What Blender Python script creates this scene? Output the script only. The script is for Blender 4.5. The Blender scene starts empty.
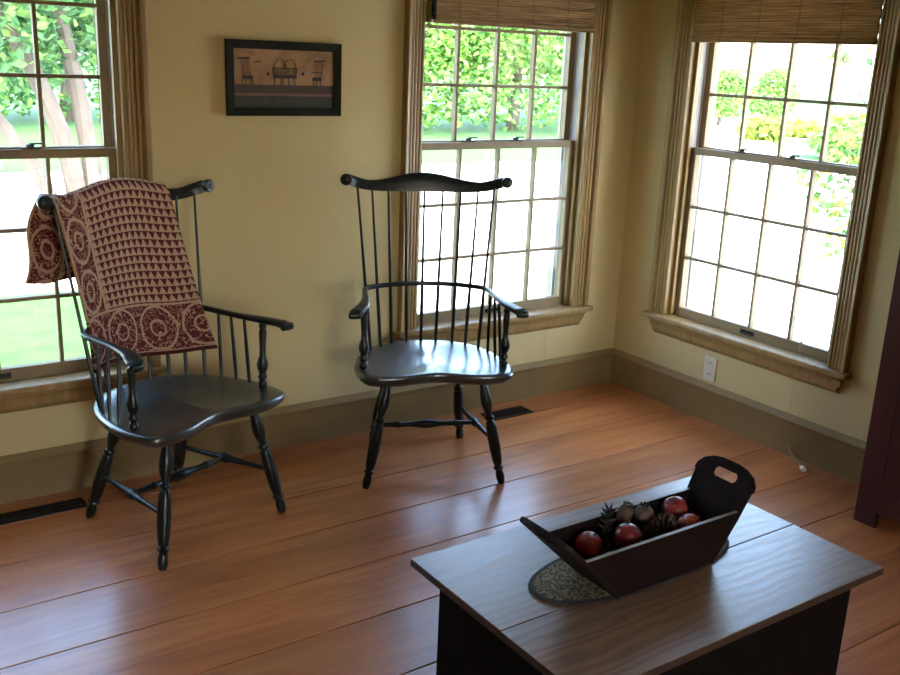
import bpy, bmesh, math, random
from mathutils import Vector, Matrix
S = bpy.context.scene
random.seed(7)
PI = math.pi

# ---------------------------------------------------------------- camera
F_PX, YAW, PITCH, ROLL = 974.2, -0.6107, -0.2806, 0.0424
CAM = Vector((-3.4162, -3.4273, 1.5637))
fw = Vector((-math.sin(YAW) * math.cos(PITCH), math.cos(YAW) * math.cos(PITCH), math.sin(PITCH)))
rt = Vector((math.cos(YAW), math.sin(YAW), 0)); up = rt.cross(fw)
r2 = rt * math.cos(ROLL) + up * math.sin(ROLL); u2 = r2.cross(fw)
cd = bpy.data.cameras.new('camera'); cam = bpy.data.objects.new('camera', cd)
S.collection.objects.link(cam)
cam.matrix_world = Matrix(((r2.x, u2.x, -fw.x, CAM.x), (r2.y, u2.y, -fw.y, CAM.y), (r2.z, u2.z, -fw.z, CAM.z), (0, 0, 0, 1)))
cd.sensor_width = 36; cd.lens = F_PX / 900 * 36; cd.clip_start = .05; cd.clip_end = 300
S.camera = cam

# ---------------------------------------------------------------- light
w = bpy.data.worlds.new('world'); S.world = w; w.use_nodes = True
nt = w.node_tree; nt.nodes.clear()
sky = nt.nodes.new('ShaderNodeTexSky'); sky.sky_type = 'NISHITA'; sky.sun_disc = False
sky.sun_elevation = math.radians(52); sky.sun_rotation = math.radians(200); sky.air_density = 1.0; sky.dust_density = 3.0
bg = nt.nodes.new('ShaderNodeBackground'); bg.inputs[1].default_value = 1.5
wo = nt.nodes.new('ShaderNodeOutputWorld')
nt.links.new(sky.outputs[0], bg.inputs[0]); nt.links.new(bg.outputs[0], wo.inputs[0])

def light(name, typ, loc, d, energy, color=(1, 1, 1), **k):
    l = bpy.data.lights.new(name, typ); l.energy = energy; l.color = color
    for a, b in k.items(): setattr(l, a, b)
    o = bpy.data.objects.new(name, l); S.collection.objects.link(o); o.location = loc
    o.rotation_euler = Vector(d).to_track_quat('-Z', 'Y').to_euler(); return o
light('sun', 'SUN', (0, 0, 10), (.55, .50, -1.05), 5.0, (1, .95, .86), angle=.02)
# soft fill lamp added at an unseen rear wall opening, behind the camera
light('fill_rear', 'AREA', (-3.2, -6.35, 1.5), (0, 1, -.12), 5, (1, .95, .86), shape='RECTANGLE', size=1.0, size_y=1.1)
for px, py, d in ((-.755, .16, (0, -1, 0)), (.16, -.775, (-1, 0, 0)), (-2.85, .16, (0, -1, 0))):
    l = light('window_portal', 'AREA', (px, py, 1.15), d, 1, shape='RECTANGLE', size=.96, size_y=1.6)
    l.data.cycles.is_portal = True
S.view_settings.view_transform = 'Standard'; S.view_settings.look = 'None'
S.view_settings.gamma = 1; S.view_settings.use_curve_mapping = False
S.view_settings.exposure = 1.47
S.cycles.max_bounces = 12; S.cycles.diffuse_bounces = 8; S.cycles.glossy_bounces = 5
S.cycles.transparent_max_bounces = 16; S.cycles.caustics_reflective = False; S.cycles.caustics_refractive = False
S.cycles.use_denoising = True

# ---------------------------------------------------------------- materials
def mat(name):
    m = bpy.data.materials.new(name); m.use_nodes = True
    return m, m.node_tree, m.node_tree.nodes['Principled BSDF']
class N:                                     # tiny node helper
    def __init__(s, nt): s.nt = nt
    def n(s, t, **k):
        x = s.nt.nodes.new(t)
        for a, b in k.items(): setattr(x, a, b)
        return x
    def l(s, a, b): s.nt.links.new(a, b)
    def put(s, sock, v):
        if isinstance(v, bpy.types.NodeSocket): s.l(v, sock)
        elif isinstance(v, (tuple, list)) and len(v) == 3 and sock.type == 'RGBA': sock.default_value = (*v, 1)
        else: sock.default_value = v
    def m(s, op, a, b=0, c=0):
        x = s.n('ShaderNodeMath', operation=op)
        s.put(x.inputs[0], a); s.put(x.inputs[1], b)
        if op in ('COMPARE', 'MULTIPLY_ADD', 'SMOOTH_MIN'): s.put(x.inputs[2], c)
        return x.outputs[0]
    def mix(s, f, a, b, mode='MIX'):
        x = s.n('ShaderNodeMix', data_type='RGBA', blend_type=mode)
        s.put(x.inputs[0], f); s.put(x.inputs[6], a); s.put(x.inputs[7], b); return x.outputs[2]
    def noise(s, vec, scale, detail=3, rough=.5, dist=0):
        x = s.n('ShaderNodeTexNoise'); s.l(vec, x.inputs['Vector']); x.inputs['Scale'].default_value = scale
        x.inputs['Detail'].default_value = detail; x.inputs['Roughness'].default_value = rough
        x.inputs['Distortion'].default_value = dist; return x.outputs['Fac']
    def coord(s, scale=(1, 1, 1), kind='Object', rot=(0, 0, 0)):
        t = s.n('ShaderNodeTexCoord'); p = s.n('ShaderNodeMapping'); p.inputs['Scale'].default_value = scale
        p.inputs['Rotation'].default_value = rot
        s.l(t.outputs[kind], p.inputs[0]); return p.outputs[0]
    def ramp(s, f, stops):
        x = s.n('ShaderNodeValToRGB'); s.l(f, x.inputs[0]); e = x.color_ramp.elements
        while len(e) < len(stops): e.new(.5)
        for q, (p, c) in zip(e, stops): q.position = p; q.color = (*c, 1)
        return x.outputs[0]
    def sep(s, v):
        x = s.n('ShaderNodeSeparateXYZ'); s.l(v, x.inputs[0]); return x.outputs
    def bump(s, h, strength, dist, bsdf):
        x = s.n('ShaderNodeBump'); s.l(h, x.inputs['Height']); x.inputs['Strength'].default_value = strength
        x.inputs['Distance'].default_value = dist; s.l(x.outputs[0], bsdf.inputs['Normal'])

def simple(name, col, rough=.5, var=.0, vscale=8, bump=0, bscale=60, spec=.5, metal=0, coat=0, stretch=(1, 1, 1)):
    m, nt, b = mat(name); h = N(nt)
    b.inputs['Roughness'].default_value = rough; b.inputs['Metallic'].default_value = metal
    b.inputs['Specular IOR Level'].default_value = spec; b.inputs['Coat Weight'].default_value = coat
    b.inputs['Coat Roughness'].default_value = .2
    v = h.coord(stretch)
    if var:
        f = h.noise(v, vscale, 4, .6)
        lo = tuple(c * (1 - var) for c in col); hi = tuple(min(1, c * (1 + var)) for c in col)
        h.l(h.ramp(f, [(.3, lo), (.7, hi)]), b.inputs['Base Color'])
    else: b.inputs['Base Color'].default_value = (*col, 1)
    if bump: h.bump(h.noise(v, bscale, 3), bump, .004, b)
    return m

M = {}
M['wall'] = simple('wall_paint', (.53, .435, .215), .62, .04, 3, .12, 90, .35)
M['ceiling'] = simple('ceiling_paint', (.72, .68, .56), .8, .02, 3)
M['trim'] = simple('trim_paint', (.28, .182, .066), .40, .24, 34, .3, 60, .5, stretch=(1, 1, .06))
M['base'] = simple('baseboard_paint', (.235, .165, .070), .5, .08, 6, .1, 40, .2)
M['liner'] = simple('jamb_liner_vinyl', (.42, .40, .38), .5, .05, 20)
M['sash'] = simple('sash_paint', (.22, .155, .075), .55, .08, 20)
M['exterior'] = simple('exterior_trim', (.34, .31, .20), .6, .05, 9)
M['chair'] = simple('dark_green_milk_paint', (.006, .011, .0095), .36, .35, 30, .12, 70, .35, coat=.08)
M['seat'] = simple('polished_dark_green_seat', (.010, .017, .017), .36, .3, 12, .10, 50, 1.0, coat=.8)
M['cabinet'] = simple('oxblood_paint', (.038, .009, .008), .5, .25, 12, .15, 50, .35, stretch=(1, 1, .2))
M['trunk_paint'] = simple('near_black_paint', (.006, .0045, .0035), .7, .3, 14, .15, 40, .05)
M['black_metal'] = simple('black_metal', (.012, .011, .010), .45, .2, 30, 0, metal=.6)
M['brass'] = simple('dark_bronze', (.05, .042, .032), .4, .2, 40, 0, metal=.8)
M['plastic'] = simple('almond_plastic', (.62, .58, .45), .4)
M['slot'] = simple('outlet_slot', (.03, .025, .02), .6)
M['frame'] = simple('picture_frame_paint', (.008, .008, .005), .6, .3, 30, spec=.15)
M['tray'] = simple('dark_stained_wood', (.011, .006, .0045), .6, .45, 20, .2, 40, .10, stretch=(.2, 1, 1))
M['edge'] = simple('dark_tabletop_edge', (.035, .022, .014), .5, .4, 25, spec=.3)
M['tray_rim'] = simple('pale_wood_rim', (.22, .19, .17), .32, .25, 30, stretch=(.2, 1, 1))
M['twig'] = simple('dried_pod', (.018, .015, .010), .8, .5, 60)
M['cone'] = simple('pinecone_brown', (.06, .033, .02), .75, .5, 90)
M['pod'] = simple('pale_pod', (.085, .05, .035), .7, .4, 50)
M['moss'] = simple('potpourri', (.022, .017, .012), .9, .6, 70)
M['silver'] = simple('grey_green_pod', (.10, .11, .09), .7, .3, 60)
M['cordm'] = simple('cream_cord', (.30, .24, .15), .7)
M['bark'] = simple('bark', (.075, .06, .05), .9, .35, 9, .6, 30, stretch=(1, 1, .3))
M['asphalt'] = simple('sunlit_paving', (.80, .78, .72), .9, .06, 1.5)
M['grass'] = simple('lawn_grass', (.028, .10, .011), .9, .40, 5, .5, 30)
M['steps'] = simple('grey_boards', (.11, .115, .115), .8, .1, 3)
M['shed'] = simple('teal_boards', (.10, .27, .23), .8, .1, 3)
M['house'] = simple('white_clapboard', (.72, .70, .66), .7, .05, 3)
M['roof'] = simple('grey_shingle', (.2, .2, .2), .8, .2, 6)

def apple_mat(name, c1, c2):
    m, nt, b = mat(name); h = N(nt); v = h.coord((1, 1, .35))
    h.l(h.ramp(h.noise(v, 55, 4, .7), [(.35, c1), (.68, c2)]), b.inputs['Base Color'])
    b.inputs['Roughness'].default_value = .33; return m
M['apple'] = apple_mat('apple_skin', (.12, .009, .011), (.24, .032, .028))
M['apple2'] = apple_mat('apple_skin_orange', (.20, .016, .012), (.36, .09, .05))

def leaf_mat(name, cols):
    m, nt, b = mat(name); h = N(nt)
    g = h.n('ShaderNodeNewGeometry')
    c = h.ramp(g.outputs['Random Per Island'], [(i / (len(cols) - 1), c) for i, c in enumerate(cols)])
    h.l(c, b.inputs['Base Color']); b.inputs['Roughness'].default_value = .6
    t = h.n('ShaderNodeBsdfTranslucent'); h.l(c, t.inputs[0]); mx = h.n('ShaderNodeMixShader'); mx.inputs[0].default_value = .45
    h.l(b.outputs[0], mx.inputs[1]); h.l(t.outputs[0], mx.inputs[2])
    h.l(mx.outputs[0], nt.nodes['Material Output'].inputs[0]); return m
M['leaf'] = leaf_mat('bright_leaves', [(.05, .15, .03), (.12, .27, .045), (.24, .38, .08)])
M['leaf4'] = leaf_mat('near_leaves', [(.03, .10, .03), (.07, .16, .04), (.16, .24, .04), (.22, .12, .04)])
M['leaf2'] = leaf_mat('cool_leaves', [(.025, .09, .03), (.06, .17, .055), (.16, .27, .06)])
M['leaf3'] = leaf_mat('yellow_leaves', [(.16, .26, .03), (.28, .34, .05), (.18, .28, .05)])

# glass: clear pane, part mirror by angle
m = bpy.data.materials.new('window_glass'); m.use_nodes = True; nt = m.node_tree; nt.nodes.clear(); h = N(nt)
tr = h.n('ShaderNodeBsdfTransparent'); tr.inputs[0].default_value = (.93, .95, .94, 1)
gl = h.n('ShaderNodeBsdfGlossy'); gl.inputs['Roughness'].default_value = .02
lw = h.n('ShaderNodeLayerWeight'); lw.inputs[0].default_value = .5
frf = h.m('MULTIPLY_ADD', h.m('POWER', lw.outputs['Facing'], 5), .6); frf.node.inputs[2].default_value = .03
mx = h.n('ShaderNodeMixShader'); h.l(frf, mx.inputs[0]); h.l(tr.outputs[0], mx.inputs[1]); h.l(gl.outputs[0], mx.inputs[2])
out = h.n('ShaderNodeOutputMaterial'); h.l(mx.outputs[0], out.inputs[0]); M['glass'] = m

# wide pine floor boards
m, nt, b = mat('pine_floor'); h = N(nt)
g = h.n('ShaderNodeNewGeometry'); rnd = g.outputs['Random Per Island']
tc = h.n('ShaderNodeTexCoord'); off = h.n('ShaderNodeVectorMath', operation='MULTIPLY_ADD')
cx = h.n('ShaderNodeCombineXYZ'); h.l(rnd, cx.inputs[0]); h.l(rnd, cx.inputs[1])
h.l(cx.outputs[0], off.inputs[0]); off.inputs[1].default_value = (37, 11, 0); h.l(tc.outputs['Object'], off.inputs[2])
mp = h.n('ShaderNodeMapping'); mp.inputs['Scale'].default_value = (.55, 6, 1); h.l(off.outputs[0], mp.inputs[0])
mp2 = h.n('ShaderNodeMapping'); mp2.inputs['Scale'].default_value = (1.2, 60, 1); h.l(off.outputs[0], mp2.inputs[0])
f1 = h.noise(mp.outputs[0], 2.2, 4, .6, 1.2); f2 = h.noise(mp2.outputs[0], 2.0, 3, .6)
base = h.ramp(f1, [(.28, (.34, .107, .034)), (.5, (.52, .188, .060)), (.72, (.63, .27, .09))])
base = h.mix(h.m('MULTIPLY', f2, .30), base, (.17, .055, .022))
tone = h.ramp(rnd, [(0, (.72, .70, .70)), (.5, (1, 1, 1)), (1, (1.15, 1.10, 1.0))])
base = h.mix(1.0, base, tone, 'MULTIPLY')
vo = h.n('ShaderNodeTexVoronoi'); mp3 = h.n('ShaderNodeMapping'); mp3.inputs['Scale'].default_value = (1.1, 2.6, 1)
h.l(off.outputs[0], mp3.inputs[0]); h.l(mp3.outputs[0], vo.inputs['Vector']); vo.inputs['Scale'].default_value = 1.0
knot = h.m('LESS_THAN', h.m('ADD', vo.outputs['Distance'], h.m('MULTIPLY', f1, .03)), .065)
base = h.mix(h.m('MULTIPLY', knot, .6), base, (.10, .035, .02))
scuff = h.ramp(h.noise(tc.outputs['Object'], 1.7, 5, .65), [(.5, (0, 0, 0)), (.72, (1, 1, 1))])
base = h.mix(h.m('MULTIPLY', scuff, .28), base, (.30, .15, .09))
h.l(base, b.inputs['Base Color'])
h.l(h.m('MULTIPLY_ADD', h.noise(off.outputs[0], 5, 4), .16, .25), b.inputs['Roughness'])
b.inputs['Specular IOR Level'].default_value = .6; b.inputs['Coat Weight'].default_value = .35; b.inputs['Coat Roughness'].default_value = .22
h.bump(h.m('ADD', h.m('MULTIPLY', f2, .5), h.noise(mp.outputs[0], 1.2, 2)), .22, .003, b); M['floor'] = m

# grey-brown weathered oak-grain table top
m, nt, b = mat('weathered_grain_wood'); h = N(nt)
g = h.n('ShaderNodeNewGeometry'); tc = h.n('ShaderNodeTexCoord')
cx = h.n('ShaderNodeCombineXYZ'); h.l(g.outputs['Random Per Island'], cx.inputs[0])
off = h.n('ShaderNodeVectorMath', operation='MULTIPLY_ADD'); h.l(cx.outputs[0], off.inputs[0]); off.inputs[1].default_value = (9, 0, 0)
h.l(tc.outputs['Object'], off.inputs[2])
mp = h.n('ShaderNodeMapping'); mp.inputs['Scale'].default_value = (1.0, 5.0, 1); h.l(off.outputs[0], mp.inputs[0])
mp2 = h.n('ShaderNodeMapping'); mp2.inputs['Scale'].default_value = (2.5, 90, 1); h.l(off.outputs[0], mp2.inputs[0])
wv = h.n('ShaderNodeTexWave'); wv.wave_type = 'BANDS'; wv.bands_direction = 'Y'; wv.inputs['Scale'].default_value = 2.2
wv.inputs['Distortion'].default_value = 11; wv.inputs['Detail'].default_value = 3; wv.inputs['Detail Scale'].default_value = 1.2
h.l(mp.outputs[0], wv.inputs['Vector'])
f2 = h.noise(mp2.outputs[0], 2, 3, .6)
base = h.ramp(wv.outputs['Fac'], [(.05, (.14, .083, .053)), (.5, (.215, .135, .09)), (1, (.26, .17, .118))])
base = h.mix(h.m('MULTIPLY', f2, .4), base, (.07, .035, .02)); h.l(base, b.inputs['Base Color'])
h.l(h.m('MULTIPLY_ADD', wv.outputs['Fac'], .10, .34), b.inputs['Roughness']); b.inputs['Specular IOR Level'].default_value = .9; b.inputs['Coat Weight'].default_value = .5; b.inputs['Coat Roughness'].default_value = .3
h.bump(h.m('ADD', h.m('MULTIPLY', wv.outputs['Fac'], .5), f2), .05, .002, b); M['top'] = m

# woven wood blind: thin uneven slats with vertical stitching
m, nt, b = mat('woven_reed'); h = N(nt); v = h.coord()
s = h.sep(v); nz = h.noise(h.coord((.6, 1, 22)), 9, 4, .7)
wvz = h.m('SINE', h.m('MULTIPLY', s[2], 620)); col = h.ramp(nz, [(.3, (.10, .055, .02)), (.5, (.26, .15, .05)), (.7, (.42, .27, .10))])
st = h.m('LESS_THAN', h.m('ABSOLUTE', h.m('SUBTRACT', h.m('FRACT', h.m('MULTIPLY', h.m('ADD', s[0], 5), 5.2)), .5)), .02)
col = h.mix(h.m('MULTIPLY', st, .5), col, (.10, .06, .03)); h.l(col, b.inputs['Base Color'])
b.inputs['Roughness'].default_value = .65; h.bump(h.m('ADD', wvz, h.m('MULTIPLY', nz, 2)), .5, .002, b)
t = h.n('ShaderNodeBsdfTranslucent'); h.l(col, t.inputs[0]); mx = h.n('ShaderNodeMixShader'); mx.inputs[0].default_value = .34
h.l(b.outputs[0], mx.inputs[1]); h.l(t.outputs[0], mx.inputs[2]); h.l(mx.outputs[0], nt.nodes['Material Output'].inputs[0]); M['reed'] = m

# braided mat
m, nt, b = mat('braided_fibre'); h = N(nt); v = h.coord()
vo = h.n('ShaderNodeTexVoronoi'); h.l(v, vo.inputs['Vector']); vo.inputs['Scale'].default_value = 190
col = h.ramp(vo.outputs['Color'], [(.2, (.02, .017, .009)), (.5, (.12, .09, .038)), (.85, (.26, .205, .10))])
h.l(col, b.inputs['Base Color']); b.inputs['Roughness'].default_value = .85; h.bump(vo.outputs['Distance'], 1, .004, b); M['mat'] = m
M['mat_edge'] = simple('dark_braid', (.02, .016, .012), .85, .5, 120)

# jacquard coverlet (u, v in metres on its own cloth)
m, nt, b = mat('maroon_tan_coverlet'); h = N(nt)
uv = h.n('ShaderNodeTexCoord').outputs['UV']; s = h.sep(uv); U, V_ = s[0], s[1]
RED, TAN, DK = (.115, .016, .024), (.50, .35, .235), (.07, .010, .016)
cell = .0265
fu = h.m('FRACT', h.m('DIVIDE', U, cell)); fv = h.m('FRACT', h.m('DIVIDE', V_, cell * 1.05))
tri = h.m('LESS_THAN', h.m('ABSOLUTE', h.m('SUBTRACT', fu, .5)), h.m('MULTIPLY_ADD', fv, .52, -.03))
weave = h.noise(uv, 420, 2, .6)
line = h.m('GREATER_THAN', fv, .90)
field = h.mix(tri, TAN, RED); field = h.mix(h.m('MULTIPLY', line, .55), field, DK)
def band(a, c, P, ka, R0, R1, half):         # a along the border, c across (centre 0)
    fa = h.m('SUBTRACT', h.m('MULTIPLY', h.m('FRACT', h.m('DIVIDE', a, P)), P), P / 2)
    n1 = h.noise(uv, 26, 3, .6, .6)
    r = h.m('ADD', h.m('SQRT', h.m('ADD', h.m('MULTIPLY', h.m('MULTIPLY', fa, fa), ka), h.m('MULTIPLY', c, c))), h.m('MULTIPLY', h.m('SUBTRACT', n1, .5), .014))
    ring = h.m('LESS_THAN', h.m('ABSOLUTE', h.m('SUBTRACT', r, R0)), .0045)
    scr = h.m('LESS_THAN', h.m('ABSOLUTE', h.m('SUBTRACT', h.noise(uv, 34, 1, .5, 1.6), .52)), .028)
    heart = h.m('LESS_THAN', h.m('ABSOLUTE', h.m('SUBTRACT', r, R1)), .004)
    edge = h.m('GREATER_THAN', h.m('ABSOLUTE', c), half)
    return h.mix(h.m('MAXIMUM', h.m('MAXIMUM', ring, edge), h.m('MAXIMUM', scr, heart)), RED, TAN)
bl = band(V_, h.m('SUBTRACT', U, .060), .185, .46, .052, .020, .054); bb = band(h.m('ADD', U, .05), h.m('SUBTRACT', V_, .100), .150, 1.5, .078, .030, .082)
isl = h.m('LESS_THAN', U, .125); isb = h.m('LESS_THAN', V_, .190)
col = h.mix(isl, field, bl); col = h.mix(isb, col, bb); col = h.mix(h.m('LESS_THAN', V_, .014), col, DK)
col = h.mix(h.m('MULTIPLY', weave, .35), col, (.12, .05, .035)); h.l(col, b.inputs['Base Color'])
b.inputs['Roughness'].default_value = .92; b.inputs['Specular IOR Level'].default_value = .15
h.bump(h.m('ADD', weave, h.m('MULTIPLY', tri, .6)), .5, .002, b); M['coverlet'] = m

# primitive painting
m, nt, b = mat('aged_print'); h = N(nt)
h.l(h.ramp(h.noise(h.coord(), 16, 4, .6), [(.3, (.19, .095, .045)), (.55, (.33, .19, .085)), (.75, (.30, .15, .09))]), b.inputs['Base Color'])
b.inputs['Roughness'].default_value = .5; M['print'] = m
M['print_dark'] = simple('print_dark_green', (.022, .026, .016), .5, .3, 40)
M['print_brown'] = simple('print_dark_brown', (.045, .022, .016), .5, .2, 40)
M['print_stripe'] = simple('print_rose_stripe', (.15, .075, .055), .5, .2, 40)
M['print_ink'] = simple('print_black', (.012, .011, .008), .5)
M['print_letter'] = simple('print_faint_letters', (.05, .055, .035), .5)

# ---------------------------------------------------------------- mesh helpers
class MB:
    def __init__(s): s.v = []; s.f = []; s.mi = []; s.uv = None
    def add(s, vs, fs, mi=0):
        o = len(s.v); s.v += [Vector(x) for x in vs]; s.f += [tuple(i + o for i in f) for f in fs]; s.mi += [mi] * len(fs); return s
    def box(s, x0, x1, y0, y1, z0, z1, mi=0, M_=None):
        vs = [Vector((x, y, z)) for z in (z0, z1) for y in (y0, y1) for x in (x0, x1)]
        if M_: vs = [M_ @ p for p in vs]
        return s.add(vs, [(0, 2, 3, 1), (4, 5, 7, 6), (0, 1, 5, 4), (2, 6, 7, 3), (0, 4, 6, 2), (1, 3, 7, 5)], mi)
    def sweep(s, pts, ra, rb=None, n=10, upv=(0, 0, 1), mi=0, cap=True, power=1):
        """ellipse/superellipse section along a path; ra across, rb along upv"""
        pts = [Vector(p) for p in pts]; k = len(pts)
        ra = ra if isinstance(ra, (list, tuple)) else [ra] * k
        rb = ra if rb is None else (rb if isinstance(rb, (list, tuple)) else [rb] * k)
        vs = []
        for i, p in enumerate(pts):
            t = (pts[min(i + 1, k - 1)] - pts[max(i - 1, 0)]).normalized()
            a = t.cross(Vector(upv))
            if a.length < 1e-4: a = t.cross(Vector((1, 0, 0)))
            a.normalize(); bvec = a.cross(t).normalized()
            for j in range(n):
                q = 2 * PI * j / n; c, d = math.cos(q), math.sin(q)
                c = math.copysign(abs(c) ** power, c); d = math.copysign(abs(d) ** power, d)
                vs.append(p + a * ra[i] * c + bvec * rb[i] * d)
        fs = [(i * n + j, i * n + (j + 1) % n, (i + 1) * n + (j + 1) % n, (i + 1) * n + j) for i in range(k - 1) for j in range(n)]
        if cap: fs += [tuple(range(n))[::-1], tuple((k - 1) * n + j for j in range(n))]
        return s.add(vs, fs, mi)
    def lathe(s, p0, p1, prof, n=14, mi=0):
        p0, p1 = Vector(p0), Vector(p1)
        # smooth resample not needed: profile given finely
        return s.sweep([p0.lerp(p1, t) for t, r in prof], [r for t, r in prof], n=n, upv=(0.123, 1, .077), mi=mi)
    def prism(s, outline, z0, z1, M_=None, mi=0):
        n = len(outline); vs = [Vector((x, y, z0)) for x, y in outline] + [Vector((x, y, z1)) for x, y in outline]
        if M_: vs = [M_ @ p for p in vs]
        return s.add(vs, [tuple(range(n))[::-1], tuple(range(n, 2 * n))] + [(i, (i + 1) % n, n + (i + 1) % n, n + i) for i in range(n)], mi)
    def ball(s, c, r, seg=16, rings=10, sq=(1, 1, 1), mi=0, fn=None):
        vs = []; fs = []
        for i in range(rings + 1):
            th = PI * i / rings
            for j in range(seg):
                ph = 2 * PI * j / seg; d = Vector((math.sin(th) * math.cos(ph), math.sin(th) * math.sin(ph), math.cos(th)))
                rr = r * (fn(d) if fn else 1); vs.append(Vector(c) + Vector((d.x * sq[0], d.y * sq[1], d.z * sq[2])) * rr)
        for i in range(rings):
            for j in range(seg): fs.append((i * seg + j, (i + 1) * seg + j, (i + 1) * seg + (j + 1) % seg, i * seg + (j + 1) % seg))
        return s.add(vs, fs, mi)
    def build(s, name, mats, parent=None, bevel=0, bseg=2, smooth=True, angle=38, recalc=True, merge=True):
        me = bpy.data.meshes.new(name); me.from_pydata(s.v, [], s.f); me.update()
        for x in (mats if isinstance(mats, (list, tuple)) else [mats]): me.materials.append(x)
        for p, i in zip(me.polygons, s.mi): p.material_index = i
        if s.uv:
            l = me.uv_layers.new(name='UVMap')
            for lp in me.loops: l.data[lp.index].uv = s.uv[lp.vertex_index]
        if recalc:
            bm = bmesh.new(); bm.from_mesh(me)
            if merge: bmesh.ops.remove_doubles(bm, verts=bm.verts, dist=1e-6)
            bmesh.ops.recalc_face_normals(bm, faces=bm.faces); bm.to_mesh(me); bm.free()
        if smooth:
            me.polygons.foreach_set('use_smooth', [True] * len(me.polygons)); me.set_sharp_from_angle(angle=math.radians(angle))
        o = bpy.data.objects.new(name, me); S.collection.objects.link(o)
        if parent: o.parent = parent
        if bevel:
            b = o.modifiers.new('bevel', 'BEVEL'); b.width = bevel; b.segments = bseg; b.limit_method = 'ANGLE'; b.harden_normals = False
        return o
def tag(o, label, cat, group=None, kind=None):
    o['label'] = label; o['category'] = cat
    if group: o['group'] = group
    if kind: o['kind'] = kind
    return o
def empty(name, loc=(0, 0, 0), rz=0):
    o = bpy.data.objects.new(name, None); S.collection.objects.link(o); o.location = loc; o.rotation_euler.z = rz
    o.empty_display_size = .1; return o
def copy_tree(o, parent=None):
    c = o.copy(); S.collection.objects.link(c); c.parent = parent
    for ch in list(o.children): copy_tree(ch, c)
    return c

# ---------------------------------------------------------------- room shell
XL, YB, ZC, TH = -6.2, -6.2, 2.42, .15
WZ0, WZ1, WH = .405, 1.97, .455               # rough opening of the windows
def wall_local(name, length0, length1, holes, label, loc, rz, th=TH):
    """wall in local frame: runs along x, room on -y, solid 0..th"""
    b = MB(); x = length0
    for (c, hw, z0, z1) in sorted(holes):
        b.box(x, c - hw, 0, th, 0, ZC); b.box(c - hw, c + hw, 0, th, 0, z0); b.box(c - hw, c + hw, 0, th, z1, ZC); x = c + hw
    b.box(x, length1, 0, th, 0, ZC)
    o = b.build(name, M['wall'], smooth=False); o.location = loc; o.rotation_euler.z = rz
    return tag(o, label, 'wall', kind='structure')
wall_local('wall_back', XL, 0, [(-.755, WH, WZ0, WZ1), (-2.85, WH, WZ0, WZ1)], 'cream painted wall behind the two dark chairs', (0, 0, 0), 0)
wall_local('wall_right', -TH, 6.2, [(.775, WH, WZ0, WZ1)], 'cream painted wall on the right with one window and outlet', (0, 0, 0), -PI / 2)
wall_local('wall_rear', -6.2 , 0, [(-3.2, .5, .8, 1.9)], 'cream wall behind the viewer', (-6.2, YB, 0), PI)  # opening added in this unseen wall to let fill light in
b = MB(); b.box(XL - TH, XL, YB, TH, 0, ZC)
tag(b.build('wall_left', M['wall'], smooth=False), 'cream wall at far left outside the view', 'wall', kind='structure')
b = MB(); b.box(XL - TH, TH, YB - TH, TH, ZC, ZC + .15)
tag(b.build('ceiling', M['ceiling'], smooth=False), 'plain pale ceiling over the room', 'ceiling', kind='structure')
# floor boards run along x, about 0.275 m wide
b = MB(); y = .09
edges = [.09]
while y > YB: y -= .2755; edges.append(y)
for y1, y0 in zip(edges, edges[1:]):
    b.box(XL, 0, max(y0, YB) + .0022, min(y1, 0) - .0022, -.03, 0)
o = b.build('floor', M['floor'], smooth=False, merge=False); tag(o, 'wide orange-brown pine board floor with long seams', 'floor', kind='structure')
bv = o.modifiers.new('bevel', 'BEVEL'); bv.width = .0015; bv.segments = 2
b = MB(); b.box(XL - TH, TH, YB - TH, TH, -.45, -.031)
tag(b.build('floor_underlay', M['slot'], smooth=False), 'dark foundation under the floor boards', 'foundation', kind='structure')
def baseboard(name, L0, L1, loc, rz, label):
    prof = [(0, 0), (-.018, 0), (-.018, .138), (-.020, .142), (-.026, .145), (-.027, .152), (-.022, .157), (-.016, .161), (-.012, .168), (-.008, .172), (0, .172)]
    b = MB(); vs = [(x, y, z) for x in (L0, L1) for y, z in prof]; n = len(prof)
    b.add(vs, [tuple(range(n))[::-1], tuple(range(n, 2 * n))] + [(i, (i + 1) % n, n + (i + 1) % n, n + i) for i in range(n)])
    o = b.build(name, M['base'], angle=50); o.location = loc; o.rotation_euler.z = rz; return tag(o, label, 'baseboard', kind='structure')
baseboard('baseboard_back', XL, 0, (0, 0, 0), 0, 'tall brown moulded baseboard along the wall behind the chairs')
baseboard('baseboard_right', 0, 6.2, (0, 0, 0), -PI / 2, 'tall brown moulded baseboard along the right wall')
# thin wall-panel seams under the windows
for nm, x0, rz, lb in (('trim_1', -.453, 0, 'thin vertical wall seam under the middle window'), ('trim_2', 1.069, -PI / 2, 'thin vertical wall seam under the right window')):
    b = MB(); b.box(x0 - .0012, x0 + .0012, -.0012, .0, .172, .33)
    o = b.build(nm, M['wall'], smooth=False); o.rotation_euler.z = rz; tag(o, lb, 'seam', kind='structure')

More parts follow.
